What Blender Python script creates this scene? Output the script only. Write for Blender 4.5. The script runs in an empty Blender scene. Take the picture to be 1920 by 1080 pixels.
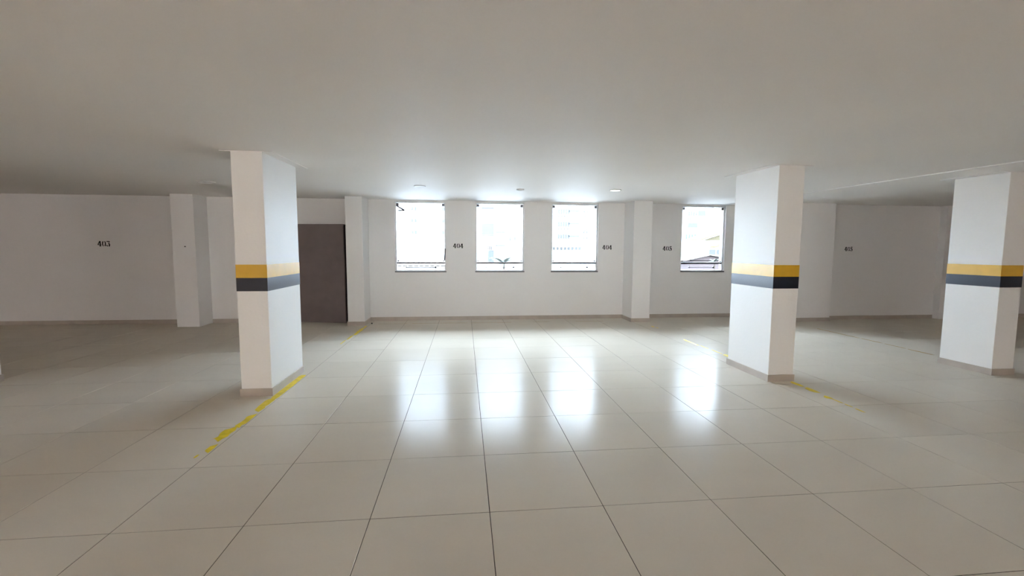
import bpy, bmesh, math, random
from mathutils import Vector, Matrix
random.seed(7)

# ------------------------------------------------------------------ camera, sky, exposure
sc = bpy.context.scene
col = sc.collection
F_PX, PITCH, YAW, ROLL, CAM_H = 842.43, 0.08633, -0.10543, 0.00456, 1.5
cam_data = bpy.data.cameras.new('camera')
cam = bpy.data.objects.new('camera', cam_data)
col.objects.link(cam)
sc.camera = cam
cam_data.sensor_width = 36.0
cam_data.lens = F_PX / 1920.0 * 36.0
cam_data.clip_start = 0.05
cam_data.clip_end = 1000
_r = Vector((math.cos(YAW), math.sin(YAW), 0))
_f0 = Vector((-math.sin(YAW), math.cos(YAW), 0))
_fw = math.cos(PITCH) * _f0 - math.sin(PITCH) * Vector((0, 0, 1))
_up = math.sin(PITCH) * _f0 + math.cos(PITCH) * Vector((0, 0, 1))
_r2 = math.cos(ROLL) * _r + math.sin(ROLL) * _up
_u2 = -math.sin(ROLL) * _r + math.cos(ROLL) * _up
M = Matrix((_r2, _u2, -_fw)).transposed().to_4x4()
M.translation = Vector((0, 0, CAM_H))
cam.matrix_world = M

world = bpy.data.worlds.new('world')
sc.world = world
world.use_nodes = True
bg = world.node_tree.nodes['Background']
bg.inputs['Color'].default_value = (0.70, 0.815, 1.0, 1)
bg.inputs['Strength'].default_value = 12.0

vs = sc.view_settings
vs.view_transform = 'Standard'
vs.look = 'None'
vs.gamma = 1.0
vs.use_curve_mapping = False
vs.exposure = 2.25
sc.cycles.max_bounces = 9
sc.cycles.diffuse_bounces = 8
sc.cycles.glossy_bounces = 3
sc.cycles.transparent_max_bounces = 8
sc.cycles.use_light_tree = False
sc.cycles.adaptive_threshold = 0.02
sc.cycles.sample_clamp_indirect = 8.0
sc.cycles.caustics_reflective = False
sc.cycles.caustics_refractive = False

def portal(name, x0, x1, z0, z1, y, into):
    """sky portal filling a window opening: emits nothing itself, only guides sky sampling"""
    l = bpy.data.lights.new(name, 'AREA')
    l.shape = 'RECTANGLE'
    l.size = x1 - x0
    l.size_y = z1 - z0
    l.cycles.is_portal = True
    o = bpy.data.objects.new(name, l)
    col.objects.link(o)
    o.location = ((x0 + x1) / 2, y, (z0 + z1) / 2)
    o.rotation_euler = (math.radians(90 if into > 0 else -90), 0, 0)
    return o

# ------------------------------------------------------------------ measures (metres)
TX0, TXS = -0.530, 0.667         # tile grid
TY0, TYS = 1.017, 0.717
YB = 9.50                        # back wall (inner face)
YB2 = 8.95                       # back wall, right section
YR = -9.0                        # wall behind the camera
XL, XR = -11.5, 13.5
WT = 0.20                        # wall thickness
def ceil_z(y): return 2.437 + (y - 4.7) * 0.0125
WIN = [(-1.425, -0.383), (0.230, 1.262), (1.846, 2.868), (4.752, 5.765)]
WZ0, WZ1 = 1.035, 2.470
REAR_FILL = [(-4.9, 1.5, 0.5, 2.2)]  # added opening in the unseen rear wall, lets in fill daylight

# ------------------------------------------------------------------ materials
def srgb(r, g, b):
    def c(v):
        v /= 255.0
        return v / 12.92 if v <= 0.04045 else ((v + 0.055) / 1.055) ** 2.4
    return (c(r), c(g), c(b), 1)

def mat(name, color, rough=0.6, spec=0.5, metallic=0.0, noise=None, bump=None, coat=0.0):
    m = bpy.data.materials.new(name)
    m.use_nodes = True
    nt = m.node_tree
    b = nt.nodes['Principled BSDF']
    b.inputs['Base Color'].default_value = color
    b.inputs['Roughness'].default_value = rough
    b.inputs['Specular IOR Level'].default_value = spec
    b.inputs['Metallic'].default_value = metallic
    b.inputs['Coat Weight'].default_value = coat
    if noise or bump:
        tc = nt.nodes.new('ShaderNodeTexCoord')
    if noise:
        scale, amount = noise
        n = nt.nodes.new('ShaderNodeTexNoise')
        n.inputs['Scale'].default_value = scale
        n.inputs['Detail'].default_value = 1
        nt.links.new(tc.outputs['Object'], n.inputs['Vector'])
        mp = nt.nodes.new('ShaderNodeMapRange')
        mp.inputs['From Min'].default_value = 0.3
        mp.inputs['From Max'].default_value = 0.7
        mp.inputs['To Min'].default_value = 1 - amount
        mp.inputs['To Max'].default_value = 1 + amount
        nt.links.new(n.outputs['Fac'], mp.inputs['Value'])
        vm = nt.nodes.new('ShaderNodeVectorMath')
        vm.operation = 'SCALE'
        vm.inputs[0].default_value = color[:3]
        nt.links.new(mp.outputs['Result'], vm.inputs['Scale'])
        nt.links.new(vm.outputs['Vector'], b.inputs['Base Color'])
    if bump:
        scale, strength, dist = bump
        n2 = nt.nodes.new('ShaderNodeTexNoise')
        n2.inputs['Scale'].default_value = scale
        n2.inputs['Detail'].default_value = 0
        nt.links.new(tc.outputs['Object'], n2.inputs['Vector'])
        bp = nt.nodes.new('ShaderNodeBump')
        bp.inputs['Strength'].default_value = strength
        bp.inputs['Distance'].default_value = dist
        nt.links.new(n2.outputs['Fac'], bp.inputs['Height'])
        nt.links.new(bp.outputs['Normal'], b.inputs['Normal'])
    return m

M_WALL = mat('white_wall_paint', (0.815, 0.805, 0.80, 1), 0.55, 0.3, noise=(1.3, 0.012))
M_CEIL = mat('white_ceiling_plaster', (0.84, 0.82, 0.80, 1), 0.6, 0.15, noise=(0.8, 0.012))
M_COL = mat('white_column_paint', (0.83, 0.815, 0.795, 1), 0.5, 0.25, noise=(2.0, 0.012), bump=(45, 0.15, 0.004))
M_YEL = mat('yellow_band_paint', (0.72, 0.42, 0.03, 1), 0.33, 0.5, noise=(9, 0.05), bump=(60, 0.15, 0.003))
M_BLK = mat('navy_black_band_paint', (0.012, 0.014, 0.028, 1), 0.33, 0.5, bump=(60, 0.15, 0.003))
M_BASE = mat('beige_skirting_tile', (0.47, 0.41, 0.355, 1), 0.30, 0.5, noise=(6, 0.06))
M_GROUT = mat('dark_grout', (0.07, 0.055, 0.045, 1), 0.9, 0.2)
M_DOOR = mat('dark_brown_door_paint', (0.19, 0.155, 0.15, 1), 0.55, 0.35, noise=(5, 0.06))
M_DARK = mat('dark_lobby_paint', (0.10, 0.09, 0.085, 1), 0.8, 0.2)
M_ALU = mat('white_aluminium', (0.78, 0.79, 0.80, 1), 0.35, 0.5)
M_GREYALU = mat('grey_aluminium', (0.12, 0.12, 0.125, 1), 0.4, 0.5, metallic=0.3)
M_BLKHW = mat('black_hardware', (0.02, 0.02, 0.02, 1), 0.5)
M_INK = mat('black_stencil_paint', (0.012, 0.010, 0.010, 1), 0.7, 0.2)
M_LINE = mat('yellow_floor_paint', (0.74, 0.55, 0.012, 1), 0.5, 0.3, noise=(14, 0.12))
M_LINEOLD = mat('worn_ochre_floor_paint', (0.36, 0.22, 0.05, 1), 0.6, 0.3, noise=(14, 0.15))
M_DOWN = mat('white_lamp_trim', (0.72, 0.71, 0.69, 1), 0.4)
M_CAN = mat('dark_lamp_can', (0.05, 0.045, 0.04, 1), 0.5)

def tile_material():
    m = bpy.data.materials.new('beige_porcelain_tile')
    m.use_nodes = True
    nt = m.node_tree
    b = nt.nodes['Principled BSDF']
    geo = nt.nodes.new('ShaderNodeNewGeometry')
    oi = nt.nodes.new('ShaderNodeObjectInfo')
    n = nt.nodes.new('ShaderNodeTexNoise')
    n.inputs['Scale'].default_value = 1.1
    n.inputs['Detail'].default_value = 3
    n.inputs['Roughness'].default_value = 0.62
    mp0 = nt.nodes.new('ShaderNodeMapping')
    mp0.inputs['Scale'].default_value = (0.7, 1.6, 1)
    nt.links.new(geo.outputs['Position'], mp0.inputs['Vector'])
    nt.links.new(mp0.outputs['Vector'], n.inputs['Vector'])
    mr = nt.nodes.new('ShaderNodeMapRange')
    mr.inputs['From Min'].default_value = 0.25
    mr.inputs['From Max'].default_value = 0.75
    mr.inputs['To Min'].default_value = 0.97
    mr.inputs['To Max'].default_value = 1.03
    nt.links.new(n.outputs['Fac'], mr.inputs['Value'])
    r2 = nt.nodes.new('ShaderNodeMapRange')
    r2.inputs['To Min'].default_value = 0.985
    r2.inputs['To Max'].default_value = 1.015
    nt.links.new(oi.outputs['Random'], r2.inputs['Value'])
    mul = nt.nodes.new('ShaderNodeMath')
    mul.operation = 'MULTIPLY'
    nt.links.new(mr.outputs['Result'], mul.inputs[0])
    nt.links.new(r2.outputs['Result'], mul.inputs[1])
    vm = nt.nodes.new('ShaderNodeVectorMath')
    vm.operation = 'SCALE'
    vm.inputs[0].default_value = (0.64, 0.58, 0.49)
    nt.links.new(mul.outputs['Value'], vm.inputs['Scale'])
    nt.links.new(vm.outputs['Vector'], b.inputs['Base Color'])
    rr = nt.nodes.new('ShaderNodeMapRange')
    rr.inputs['From Min'].default_value = 0.3
    rr.inputs['From Max'].default_value = 0.7
    rr.inputs['To Min'].default_value = 0.47
    rr.inputs['To Max'].default_value = 0.50
    nt.links.new(n.outputs['Fac'], rr.inputs['Value'])
    nt.links.new(rr.outputs['Result'], b.inputs['Roughness'])
    b.inputs['Specular IOR Level'].default_value = 0.0
    b.inputs['Coat Weight'].default_value = 0.34
    b.inputs['Coat Roughness'].default_value = 0.20
    b.inputs['Coat IOR'].default_value = 1.35
    return m
M_TILE = tile_material()

def glass_material():
    m = bpy.data.materials.new('clear_window_glass')
    m.use_nodes = True
    nt = m.node_tree
    for n in list(nt.nodes):
        nt.nodes.remove(n)
    out = nt.nodes.new('ShaderNodeOutputMaterial')
    t = nt.nodes.new('ShaderNodeBsdfTransparent')
    t.inputs['Color'].default_value = (0.93, 0.96, 0.95, 1)
    g = nt.nodes.new('ShaderNodeBsdfGlossy')
    g.inputs['Roughness'].default_value = 0.02
    mx = nt.nodes.new('ShaderNodeMixShader')
    fr = nt.nodes.new('ShaderNodeFresnel')
    fr.inputs['IOR'].default_value = 1.35
    nt.links.new(fr.outputs['Fac'], mx.inputs['Fac'])
    nt.links.new(t.outputs[0], mx.inputs[1])
    nt.links.new(g.outputs[0], mx.inputs[2])
    nt.links.new(mx.outputs[0], out.inputs['Surface'])
    return m
M_GLASS = glass_material()

def emit_material(name, color, strength):
    m = bpy.data.materials.new(name)
    m.use_nodes = True
    b = m.node_tree.nodes['Principled BSDF']
    b.inputs['Base Color'].default_value = (0.8, 0.8, 0.8, 1)
    b.inputs['Emission Color'].default_value = color
    b.inputs['Emission Strength'].default_value = strength
    return m

# ------------------------------------------------------------------ mesh helpers
def link(name, me, m, parent=None):
    o = bpy.data.objects.new(name, me)
    if m is not None and not me.materials:
        me.materials.append(m)
    col.objects.link(o)
    if parent is not None:
        o.parent = parent
        o.matrix_parent_inverse = Matrix.Translation(-Vector(parent.location)) if parent.type == 'EMPTY' and any(parent.location) else Matrix()
    return o

def bm_box(bm, x0, x1, y0, y1, z0, z1):
    vs_ = [bm.verts.new((x, y, z)) for z in (z0, z1) for y in (y0, y1) for x in (x0, x1)]
    for f in ((0, 2, 3, 1), (4, 5, 7, 6), (0, 1, 5, 4), (2, 6, 7, 3), (0, 4, 6, 2), (1, 3, 7, 5)):
        bm.faces.new([vs_[i] for i in f])
    return vs_

def bm_hexa(bm, pts):
    """eight points: bottom x0y0 x1y0 x0y1 x1y1, then the same for the top"""
    vs_ = [bm.verts.new(p) for p in pts]
    for f in ((0, 2, 3, 1), (4, 5, 7, 6), (0, 1, 5, 4), (2, 6, 7, 3), (0, 4, 6, 2), (1, 3, 7, 5)):
        bm.faces.new([vs_[i] for i in f])

def bm_tube(bm, a, b, r, n=8):
    a, b = Vector(a), Vector(b)
    d = (b - a).normalized()
    s = d.orthogonal().normalized()
    t = d.cross(s)
    ra, rb = [], []
    for i in range(n):
        an = 2 * math.pi * i / n
        o = (s * math.cos(an) + t * math.sin(an)) * r
        ra.append(bm.verts.new(a + o))
        rb.append(bm.verts.new(b + o))
    for i in range(n):
        j = (i + 1) % n
        bm.faces.new((ra[i], ra[j], rb[j], rb[i]))
    bm.faces.new(ra[::-1])
    bm.faces.new(rb)

def bm_prism(bm, poly, z0, z1):
    """extrude an XY polygon between z0 and z1"""
    lo = [bm.verts.new((x, y, z0)) for x, y in poly]
    hi = [bm.verts.new((x, y, z1)) for x, y in poly]
    n = len(poly)
    bm.faces.new(hi)
    bm.faces.new(lo[::-1])
    for i in range(n):
        j = (i + 1) % n
        bm.faces.new((lo[i], lo[j], hi[j], hi[i]))

def done(bm, name, m, parent=None, bevel=0.0, seg=2):
    bmesh.ops.recalc_face_normals(bm, faces=bm.faces)
    if bevel > 0:
        bmesh.ops.bevel(bm, geom=bm.edges[:], offset=bevel, segments=seg, profile=0.5, affect='EDGES')
    me = bpy.data.meshes.new(name)
    bm.to_mesh(me)
    bm.free()
    return link(name, me, m, parent)

def box(name, x0, x1, y0, y1, z0, z1, m, parent=None, bevel=0.0):
    bm = bmesh.new()
    bm_box(bm, x0, x1, y0, y1, z0, z1)
    return done(bm, name, m, parent, bevel)

def boxes(name, lst, m, parent=None):
    bm = bmesh.new()
    for b in lst:
        bm_box(bm, *b)
    return done(bm, name, m, parent)

def empty(name, loc=(0, 0, 0)):
    o = bpy.data.objects.new(name, None)
    o.empty_display_size = 0.1
    col.objects.link(o)
    o.location = loc
    return o

def tag(o, label=None, cat=None, group=None, kind=None):
    if label: o['label'] = label
    if cat: o['category'] = cat
    if group: o['group'] = group
    o['kind'] = kind or 'thing'
    return o

def struct(o, label, cat):
    return tag(o, label, cat, kind='structure')

# ------------------------------------------------------------------ floor: slab, grout bed, tiles
floor = box('floor', XL, XR, YR, YB, -0.25, -0.0022, M_GROUT)
struct(floor, 'large beige porcelain tiled garage floor with thin dark joints', 'floor')
GAP = 0.0042
def in_view(x0, x1, y0, y1):
    for x in (x0, (x0 + x1) / 2, x1):
        for y in (y0, y1):
            p = M.inverted() @ Vector((x, y, 0))
            if p.z < -0.1:
                u = F_PX * p.x / -p.z
                v = F_PX * p.y / -p.z
                if abs(u) < 965 and abs(v) < 545:
                    return True
    return False
tile_mesh_cache = {}
def tile_mesh(w, d):
    k = (round(w, 3), round(d, 3))
    if k not in tile_mesh_cache:
        bm = bmesh.new()
        b = 0.0009
        hw, hd = w / 2, d / 2
        r0 = [bm.verts.new(p) for p in ((-hw, -hd, -0.008), (hw, -hd, -0.008), (hw, hd, -0.008), (-hw, hd, -0.008))]
        r1 = [bm.verts.new(p) for p in ((-hw, -hd, -b), (hw, -hd, -b), (hw, hd, -b), (-hw, hd, -b))]
        r2 = [bm.verts.new(p) for p in ((-hw + b, -hd + b, 0), (hw - b, -hd + b, 0), (hw - b, hd - b, 0), (-hw + b, hd - b, 0))]
        for A, B in ((r0, r1), (r1, r2)):
            for i in range(4):
                j = (i + 1) % 4
                bm.faces.new((A[i], A[j], B[j], B[i]))
        bm.faces.new(r2)
        me = bpy.data.meshes.new('tile')
        bm.to_mesh(me)
        bm.free()
        me.materials.append(M_TILE)
        tile_mesh_cache[k] = me
    return tile_mesh_cache[k]
rest = bmesh.new()
i0 = math.floor((XL - TX0) / TXS)
i1 = math.ceil((XR - TX0) / TXS)
j0 = math.floor((YR - TY0) / TYS)
j1 = math.ceil((YB - TY0) / TYS)
n_tiles = 0
for j in range(j0, j1):
    for i in range(i0, i1):
        x0 = max(TX0 + i * TXS, XL); x1 = min(TX0 + (i + 1) * TXS, XR)
        y0 = max(TY0 + j * TYS, YR); y1 = min(TY0 + (j + 1) * TYS, YB)
        x0 += GAP / 2; x1 -= GAP / 2; y0 += GAP / 2; y1 -= GAP / 2
        if x1 - x0 < 0.02 or y1 - y0 < 0.02:
            continue
        if in_view(x0, x1, y0, y1):
            o = link('tile', tile_mesh(x1 - x0, y1 - y0), M_TILE, floor)
            o.location = ((x0 + x1) / 2, (y0 + y1) / 2, random.uniform(-0.0003, 0.0))
            o.rotation_euler = (random.gauss(0, 0.0005), random.gauss(0, 0.0005), 0)
            n_tiles += 1
        else:
            bm_box(rest, x0, x1, y0, y1, -0.008, 0)
o = done(rest, 'tile_field', M_TILE, floor)
o['kind'] = 'stuff'
print('tiles', n_tiles)

# ------------------------------------------------------------------ ceiling
bm = bmesh.new()
def slab(bm, x0, x1, y0, y1, drop, top=2.85):
    bm_hexa(bm, [(x0, y0, ceil_z(y0) - drop), (x1, y0, ceil_z(y0) - drop), (x0, y1, ceil_z(y1) - drop), (x1, y1, ceil_z(y1) - drop),
                 (x0, y0, top), (x1, y0, top), (x0, y1, top), (x1, y1, top)])
slab(bm, XL - WT, XR + WT, YR - WT, YB + WT, 0.0)
ceiling = done(bm, 'ceiling', M_CEIL)
struct(ceiling, 'smooth white painted ceiling of the parking garage', 'ceiling')
bm = bmesh.new()
slab(bm, 5.70, XR, YR, YB, 0.010, top=2.6)
done(bm, 'dropped_panel', M_CEIL, ceiling)

# ------------------------------------------------------------------ walls
TOP = 2.80
def wall_with_openings(name, x0, x1, y0, y1, ops, m):
    """wall slab along X with rectangular openings (xa, xb, za, zb)"""
    bm = bmesh.new()
    xs = sorted(ops)
    cur = x0
    for (xa, xb, za, zb) in xs:
        bm_box(bm, cur, xa, y0, y1, -0.25, TOP)
        if za > -0.25:
            bm_box(bm, xa, xb, y0, y1, -0.25, za)
        bm_box(bm, xa, xb, y0, y1, zb, TOP)
        cur = xb
    bm_box(bm, cur, x1, y0, y1, -0.25, TOP)
    return done(bm, name, m)
DOORX = (-3.36, -2.33)
ops = [(a, b, WZ0, WZ1) for a, b in WIN] + [(DOORX[0], DOORX[1], -0.25, 1.985)]
wall_back = wall_with_openings('wall_back', XL - WT, 7.0, YB, YB + WT, ops, M_WALL)
struct(wall_back, 'white painted wall pierced by four windows facing the camera', 'wall')
for (xa, xb, y) in ((-5.42, -5.02, 9.04), (-2.262, -1.945, 8.945), (3.444, 3.835, 8.945)):
    box('pilaster', xa, xb, y, YB, 0, TOP - 0.25, M_WALL, wall_back, bevel=0.004)
wall_right_back = box('wall_back_right', 7.0, XR + WT, YB2, YB2 + 0.75, -0.25, TOP, M_WALL)
struct(wall_right_back, 'shaded white wall bearing the rightmost 405 at far right', 'wall')
box('pilaster', 6.95, 7.74, 8.74, YB2, 0, TOP - 0.25, M_WALL, wall_right_back, bevel=0.004)
box('pilaster', 10.42, 10.85, 8.80, YB2, 0, TOP - 0.25, M_WALL, wall_right_back, bevel=0.004)
w = box('wall_left', XL - WT, XL, YR - WT, YB, -0.25, TOP, M_WALL)
struct(w, 'white side wall beyond the left edge of the garage', 'wall')
w = box('wall_right', XR, XR + WT, YR - WT, YB2, -0.25, TOP, M_WALL)
struct(w, 'white side wall beyond the right edge of the garage', 'wall')
w = wall_with_openings('wall_rear', XL, XR, YR - WT, YR, REAR_FILL, M_WALL)
struct(w, 'white wall behind the camera with an added opening for fill daylight', 'wall')

# ------------------------------------------------------------------ baseboards
BH, BT = 0.078, 0.012
def baseboard(label, pieces):
    o = boxes('baseboard_back', [(x0, x1, y0, y1, 0, BH) for x0, x1, y0, y1 in pieces], M_BASE)
    struct(o, label, 'baseboard')
baseboard('beige tile baseboard under the painted number 403', [(XL, -5.42, YB - BT, YB)])
baseboard('short beige tile baseboard between bare pilaster and brown door', [(-5.02, -3.40, YB - BT, YB)])
baseboard('beige tile baseboard wrapping the pilaster beside brown door',
          [(-2.262 - BT, -1.945 + BT, 8.945 - BT, 8.945), (-1.945, -1.945 + BT, 8.945, YB - BT)])
baseboard('long beige tile baseboard under the three grouped windows', [(-1.945, 3.444, YB - BT, YB)])
baseboard('beige tile baseboard wrapping the pilaster between 404 and 405',
          [(3.444 - BT, 3.835 + BT, 8.945 - BT, 8.945), (3.444 - BT, 3.444, 8.945, YB - BT), (3.835, 3.835 + BT, 8.945, YB - BT)])
baseboard('beige tile baseboard under the lone rightmost window', [(3.835 + BT, 6.95, YB - BT, YB)])
baseboard('beige tile baseboard in front of wide pilaster behind column', [(6.95, 7.74 + BT, 8.74 - BT, 8.74), (7.74, 7.74 + BT, 8.74, YB2 - BT)])
baseboard('beige tile baseboard under the far right painted number 405', [(7.74 + BT, 10.42, YB2 - BT, YB2)])
baseboard('beige tile baseboard in the dark far right corner', [(10.85, XR, YB2 - BT, YB2)])

# ------------------------------------------------------------------ door
door = empty('door_1', (DOORX[0], YB, 0))
struct(door, 'dark brown flush door slightly ajar beside the left pilaster', 'door')
DW = DOORX[1] - DOORX[0]
leaf = box('door_leaf', 0.0, DW - 0.01, -0.04, 0.0, 0.006, 1.978, M_DOOR, None, bevel=0.002)
leaf.parent = door
leaf.rotation_euler = (0, 0, -math.radians(13))
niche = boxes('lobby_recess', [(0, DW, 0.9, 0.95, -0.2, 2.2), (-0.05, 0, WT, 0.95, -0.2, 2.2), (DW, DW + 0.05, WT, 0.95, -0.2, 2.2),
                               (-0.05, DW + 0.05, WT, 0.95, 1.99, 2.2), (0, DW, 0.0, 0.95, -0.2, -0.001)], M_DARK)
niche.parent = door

# ------------------------------------------------------------------ windows
def window(n, x0, x1, label, lever):
    w = empty('window_%d' % n, ((x0 + x1) / 2, YB, WZ0))
    struct(w, label, 'window')
    y0, y1 = YB + 0.05, YB + 0.10           # frame depth inside the reveal
    t = 0.030
    zt = 1.205                               # transom
    def bx(name, a, b, c, d, e, f, m, bev=0.0):
        return box(name, a, b, c, d, e, f, m, w, bev)
    bx('jamb', x0, x0 + t, y0, y1, WZ0, WZ1, M_ALU)
    bx('jamb', x1 - t, x1, y0, y1, WZ0, WZ1, M_ALU)
    bx('head_rail', x0 + t, x1 - t, y0, y1, WZ1 - t, WZ1, M_ALU)
    bx('sill', x0 - 0.006, x1 + 0.006, YB - 0.014, YB + WT, WZ0 - 0.024, WZ0, M_GREYALU)
    bx('bottom_rail', x0 + t, x1 - t, y0, y1, WZ0, WZ0 + 0.018, M_ALU)
    bx('transom', x0 + t, x1 - t, y0 - 0.006, y1, zt - 0.02, zt + 0.02, M_GREYALU)
    bx('upper_pane', x0 + t, x1 - t, y0 + 0.02, y0 + 0.028, zt + 0.02, WZ1 - t, M_GLASS)
    bx('lower_pane', x0 + t, x1 - t, y0 + 0.02, y0 + 0.028, WZ0 + 0.018, zt - 0.02, M_GLASS)
    for xx in (x0 + t + 0.025, x1 - t - 0.025):
        bx('corner_clip', xx - 0.028, xx + 0.028, y0 + 0.005, y0 + 0.019, WZ1 - t - 0.062, WZ1 - t - 0.004, M_GREYALU, 0.004)
        bx('corner_clip', xx - 0.02, xx + 0.02, y0 + 0.005, y0 + 0.019, zt + 0.026, zt + 0.055, M_GREYALU, 0.004)
    # slim stay rod with a latch knob across the lower pane
    zc = WZ0 + 0.078
    bm = bmesh.new()
    bm_tube(bm, (x0 + 0.22, y0 - 0.004, zc), (x1 - 0.24, y0 - 0.004, zc), 0.007)
    done(bm, 'stay_rod', M_GREYALU, w)
    for xx, r in ((x0 + 0.22, 0.014), (x1 - 0.22, 0.020)):
        bm = bmesh.new()
        bm_tube(bm, (xx, y0 - 0.014, zc), (xx, y0 + 0.019, zc), r, 12)
        done(bm, 'latch_knob', M_BLKHW, w)
    if lever:
        bm = bmesh.new()
        bm_tube(bm, (x0 + 0.04, y0 - 0.004, WZ1 - 0.09), (x0 + 0.20, y0 - 0.02, WZ1 - 0.185), 0.016)
        bm_tube(bm, (x0 + 0.20, y0 - 0.02, WZ1 - 0.185), (x0 + 0.07, y0 - 0.004, WZ1 - 0.19), 0.014)
        done(bm, 'folding_stay', M_GREYALU, w)
        bm = bmesh.new()
        bm_tube(bm, (x1 - 0.035, y0 - 0.004, zt + 0.05), (x1 - 0.02, y0 - 0.01, zt + 0.30), 0.014)
        done(bm, 'side_stay', M_GREYALU, w)
    portal('sky_portal', x0, x1, WZ0, WZ1, YB + WT + 0.02, 1)
    return w
window(1, *WIN[0], 'leftmost tall window with a folding metal stay at top', True)
window(2, *WIN[1], 'second window from left, right of the left 404', False)
window(3, *WIN[2], 'third window from left, left of the right 404', False)
window(4, *WIN[3], 'lone window right of the 405, beside the striped column', False)
for k, (a, b, c, d) in enumerate(REAR_FILL):
    portal('sky_portal', a, b, c, d, YR - WT - 0.02, -1)

# ------------------------------------------------------------------ columns
def column(label, x0, x1, y0, y1):
    c = empty('concrete_column', ((x0 + x1) / 2, (y0 + y1) / 2, 0))
    tag(c, label, 'column', 'striped white columns of the garage')
    zt = ceil_z((y0 + y1) / 2)
    zt = ceil_z(y0) - (0.010 if x0 > 5.7 else 0)
    box('shaft', x0, x1, y0, y1, 0, zt + 0.01, M_COL, c, bevel=0.004)
    e = 0.0018
    def band(name, za, zb, m):
        bm = bmesh.new()
        bm_box(bm, x0 - e, x1 + e, y0 - e, y1 + e, za, zb)
        return done(bm, name, m, c)
    band('yellow_stripe', 1.203, 1.335, M_YEL)
    band('black_stripe', 1.070, 1.203, M_BLK)
    b = 0.011
    box('skirting_tile', x0 - b, x1 + b, y0 - b, y0, 0, BH, M_BASE, c)
    box('skirting_tile', x0 - b, x1 + b, y1, y1 + b, 0, BH, M_BASE, c)
    box('skirting_tile', x0 - b, x0, y0, y1, 0, BH, M_BASE, c)
    box('skirting_tile', x1, x1 + b, y0, y1, 0, BH, M_BASE, c)
    g = 0.10
    bm = bmesh.new()
    d = 0.010 if x0 > 5.7 else 0
    bm_hexa(bm, [(x, y, ceil_z(y) - d - 0.006) for y in (y0 - 0.004, y1 + g) for x in (x0 - g, x1 + g)] +
                [(x, y, ceil_z(y) - d + 0.004) for y in (y0 - 0.004, y1 + g) for x in (x0 - g, x1 + g)])
    done(bm, 'ceiling_collar', M_CEIL, c)
    return c
column('white column with yellow and black stripes nearest the brown door', -2.250, -1.958, 4.705, 5.59)
column('white striped column right of the rightmost window', 3.452, 3.758, 4.705, 5.50)
column('white striped column at the right edge, before the dark corner', 6.352, 6.648, 4.705, 5.31)
column('white column cut off at the left edge, only its foot showing', -5.46, -5.160, 4.705, 5.50)

# ------------------------------------------------------------------ painted numbers
def stroke(pts, w):
    """ribbon polygon along pts"""
    L, R = [], []
    for k, p in enumerate(pts):
        a = Vector(pts[max(k - 1, 0)]); b = Vector(pts[min(k + 1, len(pts) - 1)])
        d = (b - a).normalized()
        n = Vector((-d.y, d.x)) * w / 2
        L.append(Vector(p) + n); R.append(Vector(p) - n)
    return [(v.x, v.y) for v in L + R[::-1]]
def arc(cx, cy, rx, ry, a0, a1, n=8):
    return [(cx + rx * math.cos(math.radians(a0 + (a1 - a0) * k / n)), cy + ry * math.sin(math.radians(a0 + (a1 - a0) * k / n))) for k in range(n + 1)]
GLYPH = {
    '4': [stroke([(0.50, 0.98), (0.28, 0.64), (0.06, 0.34)], 0.18), [(0.0, 0.24), (0.40, 0.24), (0.40, 0.36), (0.0, 0.36)],
          [(0.43, 0.06), (0.70, 0.06), (0.70, 0.98), (0.43, 0.98)], [(0.36, 0.0), (0.80, 0.0), (0.80, 0.07), (0.36, 0.07)],
          [(0.72, 0.24), (0.84, 0.24), (0.84, 0.36), (0.72, 0.36)]],
    '0': [stroke(arc(0.35, 0.5, 0.25, 0.42, 100, 260), 0.19), stroke(arc(0.53, 0.5, 0.25, 0.42, -80, 80), 0.19)],
    '3': [[(0.06, 0.82), (0.76, 0.82), (0.76, 0.99), (0.06, 0.99)], stroke([(0.66, 0.80), (0.44, 0.58)], 0.10),
          stroke(arc(0.38, 0.30, 0.30, 0.27, 80, -70), 0.23), stroke(arc(0.34, 0.30, 0.30, 0.25, -110, -175), 0.2)],
    '5': [[(0.12, 0.82), (0.74, 0.82), (0.74, 0.99), (0.12, 0.99)], [(0.12, 0.52), (0.23, 0.52), (0.23, 0.80), (0.12, 0.80)],
          stroke(arc(0.38, 0.32, 0.30, 0.27, 115, -70), 0.23), stroke(arc(0.34, 0.30, 0.30, 0.25, -110, -175), 0.2)],
}
def number(text, xc, zc, y, label, h=0.098, wtot=0.218):
    n = empty('painted_number', (xc, y, zc))
    tag(n, label, 'number', 'stencilled parking bay numbers')
    adv = wtot / 3
    for k, ch in enumerate(text):
        bm = bmesh.new()
        for poly in GLYPH[ch]:
            q = [(p[0] * adv * 1.02 + (k - 1.5) * adv, p[1] * h - h / 2) for p in poly]
            lo = [bm.verts.new((a, -0.0016, b)) for a, b in q]
            hi = [bm.verts.new((a, 0.0004, b)) for a, b in q]
            bm.faces.new(lo); bm.faces.new(hi[::-1])
            for i in range(len(q)):
                j = (i + 1) % len(q)
                bm.faces.new((lo[i], lo[j], hi[j], hi[i]))
        bmesh.ops.triangulate(bm, faces=bm.faces[:])
        bmesh.ops.recalc_face_normals(bm, faces=bm.faces)
        me = bpy.data.meshes.new('digit')
        bm.to_mesh(me); bm.free()
        me.materials.append(M_INK)
        o = bpy.data.objects.new('digit', me)
        col.objects.link(o)
        o.parent = n
number('403', -6.92, 1.568, YB, 'black stencilled 403 on the shaded left wall', 0.105, 0.235)
number('404', -0.125, 1.563, YB, 'black stencilled 404 between the first and second windows')
number('404', 3.078, 1.547, YB, 'black stencilled 404 right of the third window')
number('405', 4.44, 1.530, YB, 'black stencilled 405 left of the lone window')
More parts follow.
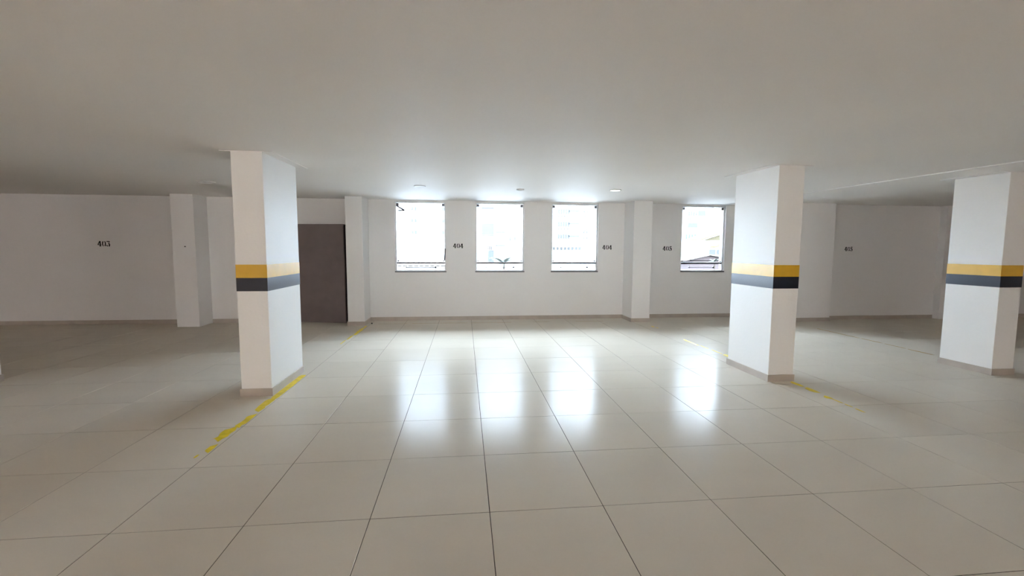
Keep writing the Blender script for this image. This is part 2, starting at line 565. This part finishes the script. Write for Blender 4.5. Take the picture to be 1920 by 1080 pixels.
number('405', 8.28, 1.535, YB2, 'black stencilled 405 on the shaded far right wall', 0.095, 0.20)

# ------------------------------------------------------------------ worn floor lines
def patch(bm, xc, y0, y1, w, seed, jag=0.3, x_shift=0.0):
    """ragged paint remnant running along Y"""
    rnd = random.Random(seed)
    n = max(3, int((y1 - y0) / 0.045))
    L, R = [], []
    lean = rnd.uniform(0.1, 0.5) * w            # the ragged ends are cut askew
    for k in range(n + 1):
        t = k / n
        y = y0 + (y1 - y0) * t
        e = 1.0 if 0 < k < n else 0.7
        L.append((xc - w / 2 * e * (1 - jag * rnd.random()), y + (lean if k == 0 else -lean * 0.3 if k == n else rnd.uniform(-.018, .018))))
        R.append((xc + w / 2 * e * (1 - jag * rnd.random()), y + (-lean * 0.3 if k == 0 else lean if k == n else rnd.uniform(-.018, .018))))
    bm_prism(bm, L + R[::-1], 0.0002, 0.0012)
def floor_line(label, patches, m):
    xs = [p[0] for p in patches]; ys = [p[1] for p in patches]
    l = empty('painted_floor_line', (sum(xs) / len(xs), min(ys), 0))
    tag(l, label, 'floor line', 'worn parking bay lines')
    for k, p in enumerate(patches):
        bm = bmesh.new()
        patch(bm, p[0], p[1], p[2], p[3], len(label) * 13 + k, p[4] if len(p) > 4 else 0.35)
        done(bm, 'paint_patch', m, l)
    return l
floor_line('bright yellow worn line at the foot of the left column',
           [(-1.900, 3.40, 3.52, 0.07), (-1.93, 3.32, 3.37, 0.02), (-1.930, 3.60, 3.86, 0.110, 0.55), (-1.905, 3.87, 4.15, 0.090, 0.6),
            (-1.915, 4.24, 4.60, 0.095, 0.5), (-1.905, 4.60, 5.45, 0.075, 0.15)], M_LINE)
floor_line('yellow worn line leading to the pilaster beside brown door',
           [(-1.91, 7.95, 8.62, 0.085, 0.6), (-1.945, 7.2, 7.5, 0.03, 0.6), (-1.93, 7.55, 7.9, 0.05, 0.7), (-1.90, 8.6, 8.9, 0.05, 0.6)], M_LINE)
floor_line('thin worn line behind the right striped column in window glare',
           [(3.66, 6.62, 7.10, 0.05, 0.5), (3.69, 6.40, 6.62, 0.03, 0.5), (3.705, 6.05, 6.32, 0.03, 0.5), (3.72, 5.62, 6.02, 0.085, 0.3)], M_LINE)
floor_line('broken yellow flecks in front of the right striped column',
           [(3.715, 4.49, 4.67, 0.07), (3.715, 4.27, 4.44, 0.09), (3.695, 4.07, 4.16, 0.07), (3.705, 3.95, 4.07, 0.02), (3.705, 3.84, 3.93, 0.02), (3.70, 3.70, 3.80, 0.025)], M_LINE)
floor_line('thin ochre line running toward the right edge column',
           [(6.755, 6.95, 7.90, 0.035, 0.4), (6.765, 6.55, 6.93, 0.04, 0.4), (6.765, 6.15, 6.5, 0.03, 0.6), (6.75, 5.72, 6.1, 0.04, 0.4)], M_LINEOLD)
# faint line along the back wall
l = empty('painted_floor_line', (0.5, 9.12, 0))
tag(l, 'faint ochre line parallel to the wall under three windows', 'floor line', 'worn parking bay lines')
for k, (a, b, w_) in enumerate(((-1.72, -1.15, 0.018), (-1.05, 0.05, 0.026), (0.12, 0.95, 0.02), (1.4, 1.75, 0.014), (2.3, 2.9, 0.018))):
    rnd = random.Random(40 + k)
    n = 10
    A = [(a + (b - a) * t / n, 9.10 + w_ / 2 * (1 - 0.6 * rnd.random())) for t in range(n + 1)]
    B = [(a + (b - a) * t / n, 9.10 - w_ / 2 * (1 - 0.6 * rnd.random())) for t in range(n + 1)]
    bm = bmesh.new()
    bm_prism(bm, B + A[::-1], 0.0002, 0.0012)
    done(bm, 'paint_patch', M_LINEOLD, l)
l = floor_line('tiny yellow paint fleck beside the pilaster near 405', [(3.66, 8.30, 8.42, 0.05), (3.69, 8.18, 8.27, 0.03)], M_LINE)

# ------------------------------------------------------------------ ceiling downlights
def ring(bm, r0, r1, z0, z1, n=28):
    rows = []
    for r, z in ((r0, z1), (r0, z0), (r1, z0), (r1, z1)):
        rows.append([bm.verts.new((r * math.cos(2 * math.pi * k / n), r * math.sin(2 * math.pi * k / n), z)) for k in range(n)])
    for a in range(4):
        A, B = rows[a], rows[(a + 1) % 4]
        for k in range(n):
            j = (k + 1) % n
            bm.faces.new((A[k], A[j], B[j], B[k]))
def disc(bm, r, z0, z1, n=28):
    bm_prism(bm, [(r * math.cos(2 * math.pi * k / n), r * math.sin(2 * math.pi * k / n)) for k in range(n)], z0, z1)
M_LIT = emit_material('lit_lamp_diffuser', (1.0, 0.97, 0.92, 1), 2.2)
def downlight(label, x, y, r, lens, depth=0.012):
    z = ceil_z(y)
    d = empty('recessed_downlight', (x, y, z))
    tag(d, label, 'ceiling light', 'round ceiling downlights')
    bm = bmesh.new(); ring(bm, r * 0.80, r, -depth, 0.002)
    o = done(bm, 'trim_ring', M_DOWN); o.parent = d
    bm = bmesh.new(); disc(bm, r * 0.80, -depth * 0.55, 0.002)
    o = done(bm, 'diffuser', lens); o.parent = d
downlight('round white ceiling light shining above the right 404', 2.446, 7.20, 0.095, M_LIT, 0.016)
downlight('small round ceiling downlight with dark lens above second window', 0.905, 7.35, 0.062, M_CAN, 0.02)
downlight('unlit flat white ceiling downlight above the leftmost window', -0.685, 7.19, 0.09, M_DOWN)
downlight('unlit white ceiling downlight left of the left column', -3.79, 7.16, 0.13, M_DOWN)

# ------------------------------------------------------------------ little things
bm = bmesh.new()
bmesh.ops.create_icosphere(bm, subdivisions=2, radius=0.018)
for v in bm.verts:
    v.co.z *= 0.6
    v.co += Vector((random.uniform(-.003, .003), random.uniform(-.003, .003), random.uniform(-.002, .002)))
    v.co.z = max(v.co.z, -0.010)
o = done(bm, 'pebble', M_BLKHW)
o.location = (-1.845, 9.12, 0.010)
tag(o, 'small dark pebble on the floor by the left pilaster', 'pebble')
bm = bmesh.new()
bm_tube(bm, (-5.19, 9.04, 1.52), (-5.19, 9.02, 1.52), 0.005)
bm_tube(bm, (-5.19, 9.02, 1.52), (-5.19, 9.015, 1.52), 0.011, 10)
o = done(bm, 'wall_nail', M_BLKHW)
tag(o, 'tiny dark nail on the pilaster left of the left column', 'nail')

# ------------------------------------------------------------------ the town outside
GZ = -8.0
M_FAC = mat('pale_render', (0.315, 0.33, 0.35, 1), 0.8, 0.2)
M_LEDGE = mat('grey_concrete_ledge', (0.022, 0.022, 0.023, 1), 0.8, 0.2)
M_WGREY = mat('grey_tinted_glass', (0.0090, 0.0092, 0.0096, 1), 0.25, 0.3)
M_WBLUE = mat('blue_tinted_glass', (0.0191, 0.0224, 0.0277, 1), 0.25, 0.3)
M_WTEAL = mat('teal_tinted_glass', (0.0050, 0.0230, 0.0180, 1), 0.25, 0.3)
M_WGREEN = mat('pale_green_glass', (0.0198, 0.0238, 0.0218, 1), 0.25, 0.3)
M_RAIL = mat('pale_railing', (0.0297, 0.0297, 0.0297, 1), 0.6, 0.2)
M_OCHRE = mat('ochre_roof_tile', (0.0409, 0.0297, 0.0119, 1), 0.7, 0.2, noise=(3, 0.1))
M_YWALL = mat('yellow_render', (0.0495, 0.0409, 0.0231, 1), 0.8, 0.2)
M_PINK = mat('pink_render', (0.0396, 0.0304, 0.0304, 1), 0.8, 0.2)
M_CLAY = mat('pale_roof_tile', (0.085, 0.080, 0.074, 1), 0.8, 0.2, noise=(3, 0.1))
M_LEAF = mat('palm_leaf', (0.016, 0.020, 0.014, 1), 0.6, 0.3)
M_TRUNK = mat('palm_trunk', (0.03, 0.025, 0.02, 1), 0.9, 0.1)
M_ROAD = mat('outdoor_paving', (0.22, 0.215, 0.21, 1), 0.9, 0.2, noise=(0.05, 0.08))

box('ground', -250, 250, -120, 330, GZ - 0.5, GZ, M_ROAD)
w = box('warm_bounce_wall', -40, 40, -17.0, -16.6, GZ, 13.0, mat('warm_bounce_beige', (0.74, 0.59, 0.46, 1), 0.9, 0.1))  # added out of view, bounces warm light in through the rear opening
struct(w, 'warm beige wall added outside behind the camera to warm the rear light', 'wall')
struct(bpy.data.objects['ground'], 'pale paved ground of the town outside the windows', 'ground')

def child_box(name, b, m, root):
    o = box(name, *b, m)
    o.parent = root
    o.matrix_parent_inverse = Matrix.Translation(-root.location)
    return o
def tower(name, label, cat, x0, x1, y, depth, z1, roof=True):
    r = empty(name, ((x0 + x1) / 2, y + depth / 2, GZ))
    tag(r, label, cat, 'buildings of the town outside')
    child_box('body', (x0, x1, y, y + depth, GZ, z1), M_FAC, r)
    if roof:
        child_box('parapet', (x0 - 0.15, x1 + 0.15, y - 0.15, y + depth + 0.15, z1, z1 + 0.8), M_FAC, r)
    return r
def row(root, name, xs, w, z0, h, y, m, mesh=[None]):
    """alike window panes in a row, sharing one mesh"""
    bm = bmesh.new()
    bm_box(bm, -w / 2, w / 2, -0.06, 0.10, 0, h)
    bmesh.ops.recalc_face_normals(bm, faces=bm.faces)
    me = bpy.data.meshes.new(name)
    bm.to_mesh(me); bm.free()
    me.materials.append(m)
    for x in xs:
        for z in z0:
            o = bpy.data.objects.new(name, me)
            col.objects.link(o)
            o.parent = root
            o.location = Vector((x, y, z)) - root.location

FL = 2.95
# tower behind the second window
t = tower('apartment_tower', 'white apartment tower with blue bay seen through second window', 'building', 0.3, 14.6, 100, 14, 34)
floors = [-0.75 + FL * k for k in range(-2, 11)]
row(t, 'bay_window', [5.14], 2.7, [f + 2.50 for f in floors[1:11:2]], 2.45, 100, M_WBLUE)
row(t, 'ledge', [5.14], 2.8, [f + 2.22 for f in floors[1:11:2]], 0.22, 99.75, M_LEDGE)
row(t, 'ledge', [7.95], 2.3, [f for f in floors], 0.16, 99.8, M_LEDGE)
row(t, 'slot_window', [10.15, 10.65, 11.15], 0.22, [f + 1.1 + FL for f in floors[2:10:3]], 1.0, 100, M_WGREY)
row(t, 'slot_window', [12.9], 0.14, [f + 1.1 + FL for f in floors[2:10:3]], 1.1, 100, M_WGREY)
row(t, 'slot_window', [5.2, 5.6, 6.0], 0.22, [1.3], 0.9, 99.9, M_WGREY)
row(t, 'lower_bay', [5.14], 2.7, [-1.5], 2.2, 99.95, M_WGREEN)
# tower behind the third window
t = tower('balcony_tower', 'white balcony block with grey window bands in third window', 'building', 19.2, 26.4, 100, 14, 34)
zs = [6.55 + FL * k * 0.95 for k in range(-1, 8)]
row(t, 'band_window', [21.1, 21.65, 22.2, 22.75, 23.3], 0.46, zs, 1.15, 100, M_WGREY)
row(t, 'balcony_rail', [24.55], 2.2, [z + 0.55 for z in zs], 0.35, 99.6, M_RAIL)
row(t, 'vent', [21.0, 21.7, 22.4, 23.1], 0.34, [z - 0.62 for z in zs], 0.32, 100, M_WGREY)
row(t, 'drain_pipe', [25.2], 0.10, [9.6], 1.9, 99.95, M_RAIL)
t = tower('slim_tower', 'slim pale tower with green windows at third window right', 'building', 27.0, 33.5, 102, 12, 30)
row(t, 'window', [27.75], 0.85, [8.4 - 1.45 * k for k in (0, 2)], 0.95, 102, M_WGREEN)
row(t, 'window', [27.4, 28.15], 0.30, [9.9, 5.2, 3.9, 2.9], 0.42, 102, M_WGREY)
row(t, 'ledge', [27.9], 1.1, [2.35], 0.14, 101.8, M_LEDGE)
t = tower('podium_block', 'long low block with a dark window row behind third window', 'building', 16.0, 27.5, 88, 9, 2.75)
row(t, 'window', [17.6 + 0.75 * k for k in range(8)], 0.52, [1.35], 0.62, 88, M_WGREY)
row(t, 'ledge', [20.3], 7.0, [2.18], 0.08, 87.9, M_LEDGE)
# teal tower behind the lone window
t = tower('teal_tower', 'white tower with teal glazing seen through the lone window', 'building', 49.3, 57.6, 100, 14, 36)
zs = [9.35 + 2.75 * k for k in range(-2, 8)]
row(t, 'teal_window', [54.7], 1.8, zs[2::2], 1.25, 100, M_WTEAL)
row(t, 'teal_window', [52.6], 2.3, [z + 0.05 for z in zs[1::2]], 1.1, 100, M_WTEAL)
row(t, 'grey_window', [51.6, 52.2, 52.8, 53.4], 0.42, zs[2::2], 1.0, 100, M_WGREY)
row(t, 'teal_window', [51.2, 51.9, 52.6, 53.3], 0.46, zs[0:1], 1.3, 100, M_WTEAL)
row(t, 'ledge', [52.2], 2.0, [z - 0.85 for z in zs[2::2]], 0.20, 99.8, M_LEDGE)
# broad tower behind the first window
t = tower('broad_tower', 'broad pale tower filling the background of leftmost window', 'building', -21.0, -1.5, 118, 14, 42)
row(t, 'window', [-13.2, -12.4, -5.4, -4.6], 0.5, [5.2 + 3.0 * k for k in range(8)], 0.9, 118, M_RAIL)
# pale house behind the first window
t = tower('pale_house', 'pale house with two small windows in leftmost window', 'building', -12.5, 3.0, 62, 8, 2.7, roof=False)
row(t, 'window', [-7.95, -7.35], 0.36, [2.85 - 1.25], 0.85, 62, M_WGREY)
row(t, 'eave', [-7.95], 0.95, [2.62], 0.10, 61.8, M_LEDGE)
t = empty('tiled_roof_house', (-4.0, 36, GZ))
tag(t, 'low house with pale sloping tiled roof in leftmost window', 'building', 'buildings of the town outside')
child_box('body', (-7.5, -0.2, 32.0, 40, GZ, 0.35), M_FAC, t)
bm = bmesh.new()
nb = 22
for k in range(nb):                      # ribs of roof tile running up the slope
    xa = -7.9 + 8.1 * k / nb
    xb = xa + 8.1 / nb * 0.78
    bm_hexa(bm, [(xa, 31.6, 0.30), (xb, 31.6, 0.30), (xa, 36, 1.85), (xb, 36, 1.85), (xa, 31.6, 0.42), (xb, 31.6, 0.42), (xa, 36, 1.97), (xb, 36, 1.97)])
o = done(bm, 'roof_ribs', M_FAC); o.parent = t; o.matrix_parent_inverse = Matrix.Translation(-t.location); o['kind'] = 'stuff'
bm = bmesh.new()
bm_hexa(bm, [(-7.9, 31.6, 0.2), (0.2, 31.6, 0.2), (-7.9, 36, 1.75), (0.2, 36, 1.75), (-7.9, 31.6, 0.36), (0.2, 31.6, 0.36), (-7.9, 36, 1.91), (0.2, 36, 1.91)])
bm_hexa(bm, [(-7.9, 36, 1.75), (0.2, 36, 1.75), (-7.9, 40.4, 0.2), (0.2, 40.4, 0.2), (-7.9, 36, 1.91), (0.2, 36, 1.91), (-7.9, 40.4, 0.36), (0.2, 40.4, 0.36)])
o = done(bm, 'roof', M_CLAY); o.parent = t; o.matrix_parent_inverse = Matrix.Translation(-t.location)
# yellow house and pink house behind the lone window
t = empty('yellow_house', (28.0, 49, GZ))
tag(t, 'yellow house with ochre sloping roofs in the lone window', 'building', 'buildings of the town outside')
child_box('body', (26.0, 31.5, 45.5, 48.5, GZ, 2.5), M_FAC, t)
def gable(root, x0, xm, x1, y0, y1, ze, zr, m, name='roof', th=0.12):
    bm = bmesh.new()
    bm_hexa(bm, [(x0, y0, ze), (xm, y0, zr), (x0, y1, ze), (xm, y1, zr), (x0, y0, ze + th), (xm, y0, zr + th), (x0, y1, ze + th), (xm, y1, zr + th)])
    bm_hexa(bm, [(xm, y0, zr), (x1, y0, ze), (xm, y1, zr), (x1, y1, ze), (xm, y0, zr + th), (x1, y0, ze + th), (xm, y1, zr + th), (x1, y1, ze + th)])
    o = done(bm, name, m); o.parent = root; o.matrix_parent_inverse = Matrix.Translation(-root.location)
    return o
def gable_wall(root, x0, xm, x1, y, ze, zr, m):
    bm = bmesh.new()
    lo = [bm.verts.new(p) for p in ((x0, y, ze), (x1, y, ze), (xm, y, zr))]
    hi = [bm.verts.new(p) for p in ((x0, y + 0.2, ze), (x1, y + 0.2, ze), (xm, y + 0.2, zr))]
    bm.faces.new(lo); bm.faces.new(hi[::-1])
    for i in range(3):
        j = (i + 1) % 3
        bm.faces.new((lo[i], lo[j], hi[j], hi[i]))
    o = done(bm, 'gable', m); o.parent = root; o.matrix_parent_inverse = Matrix.Translation(-root.location)
gable(t, 24.9, 28.6, 32.3, 45.2, 48.8, 2.55, 3.75, M_OCHRE)
gable_wall(t, 25.2, 28.6, 32.0, 45.6, 2.5, 3.6, M_YWALL)
gable(t, 25.9, 28.6, 31.3, 44.3, 45.4, 1.75, 2.65, M_OCHRE, 'porch_roof')
child_box('window', (25.9, 26.6, 45.44, 45.6, 1.0, 1.55), M_WGREY, t)
child_box('window', (26.75, 27.1, 45.44, 45.6, 1.0, 1.55), M_WGREY, t)
t = empty('pink_house', (17.5, 33, GZ))
tag(t, 'low pink house with a shallow gable in the lone window', 'building', 'buildings of the town outside')
child_box('body', (16.2, 19.6, 31, 35, GZ, 0.75), M_PINK, t)
gable(t, 15.7, 17.6, 20.0, 30.7, 35.3, 0.72, 1.12, M_CLAY, th=0.04)
gable_wall(t, 16.0, 17.6, 19.8, 31.0, 0.7, 1.08, M_PINK)
t = empty('street_lamp', (18.95, 30.0, GZ))
tag(t, 'thin grey street lamp in front of the pink house', 'street lamp')
bm = bmesh.new(); bm_tube(bm, (18.95, 30, GZ), (18.95, 30, 1.75), 0.035)
o = done(bm, 'pole', M_LEDGE); o.parent = t; o.matrix_parent_inverse = Matrix.Translation(-t.location)
bm = bmesh.new(); bm_box(bm, 18.72, 18.98, 29.93, 30.07, 1.74, 1.80)
o = done(bm, 'lamp_head', M_LEDGE); o.parent = t; o.matrix_parent_inverse = Matrix.Translation(-t.location)

def palm(label, x, y, z, n, length, seed):
    rnd = random.Random(seed)
    r = empty('palm_tree', (x, y, GZ))
    tag(r, label, 'palm', 'palms outside the windows')
    bm = bmesh.new()
    bm_tube(bm, (0, 0, 0), (0.03, 0, z - GZ), 0.05, 8)
    o = done(bm, 'trunk', M_TRUNK); o.parent = r
    for k in range(n):
        az = 2 * math.pi * k / n + rnd.uniform(-.2, .2)
        el = rnd.uniform(0.15, 1.1)
        L = length * rnd.uniform(0.8, 1.1)
        bm = bmesh.new()
        prev = None
        m_ = 7
        pts = []
        for i in range(m_):
            tt = i / (m_ - 1)
            rr = L * tt * math.cos(el * (1 - 0.4 * tt))
            zz = L * (tt * math.sin(el) - 0.35 * tt * tt)
            pts.append(Vector((rr * math.cos(az), rr * math.sin(az), zz + z - GZ)))
        side = Vector((-math.sin(az), math.cos(az), 0))
        bm_tube(bm, pts[0], pts[-1].lerp(pts[-2], 0.5), 0.006, 5) if False else None
        for i in range(m_ - 1):
            a, b = pts[i], pts[i + 1]
            bm_tube(bm, a, b, 0.018, 5)
            for sgn in (-1, 1):
                for q in (0.25, 0.75):
                    p = a.lerp(b, q)
                    l_ = 0.26 * length * (1 - abs((i + q) / (m_ - 1) - 0.45))
                    tip = p + side * sgn * l_ + (b - a).normalized() * l_ * 0.6 - Vector((0, 0, l_ * 0.25))
                    w_ = (b - a).normalized() * 0.026
                    v = [bm.verts.new(p - w_), bm.verts.new(p + w_), bm.verts.new(tip)]
                    v2 = [bm.verts.new(p - w_ + Vector((0, 0, .004))), bm.verts.new(p + w_ + Vector((0, 0, .004))), bm.verts.new(tip + Vector((0, 0, .002)))]
                    bm.faces.new(v[::-1]); bm.faces.new(v2)
                    for e in range(3):
                        f = (e + 1) % 3
                        bm.faces.new((v[e], v[f], v2[f], v2[e]))
        me = bpy.data.meshes.new('frond'); bm.to_mesh(me); bm.free(); me.materials.append(M_LEAF)
        o = bpy.data.objects.new('frond', me); col.objects.link(o); o.parent = r
palm('small palm crown rising at the bottom of second window', 1.72, 20.0, 0.86, 11, 0.66, 3)
palm('small palm crown at the bottom of the lone window', 16.9, 29.0, 0.70, 8, 0.42, 5)
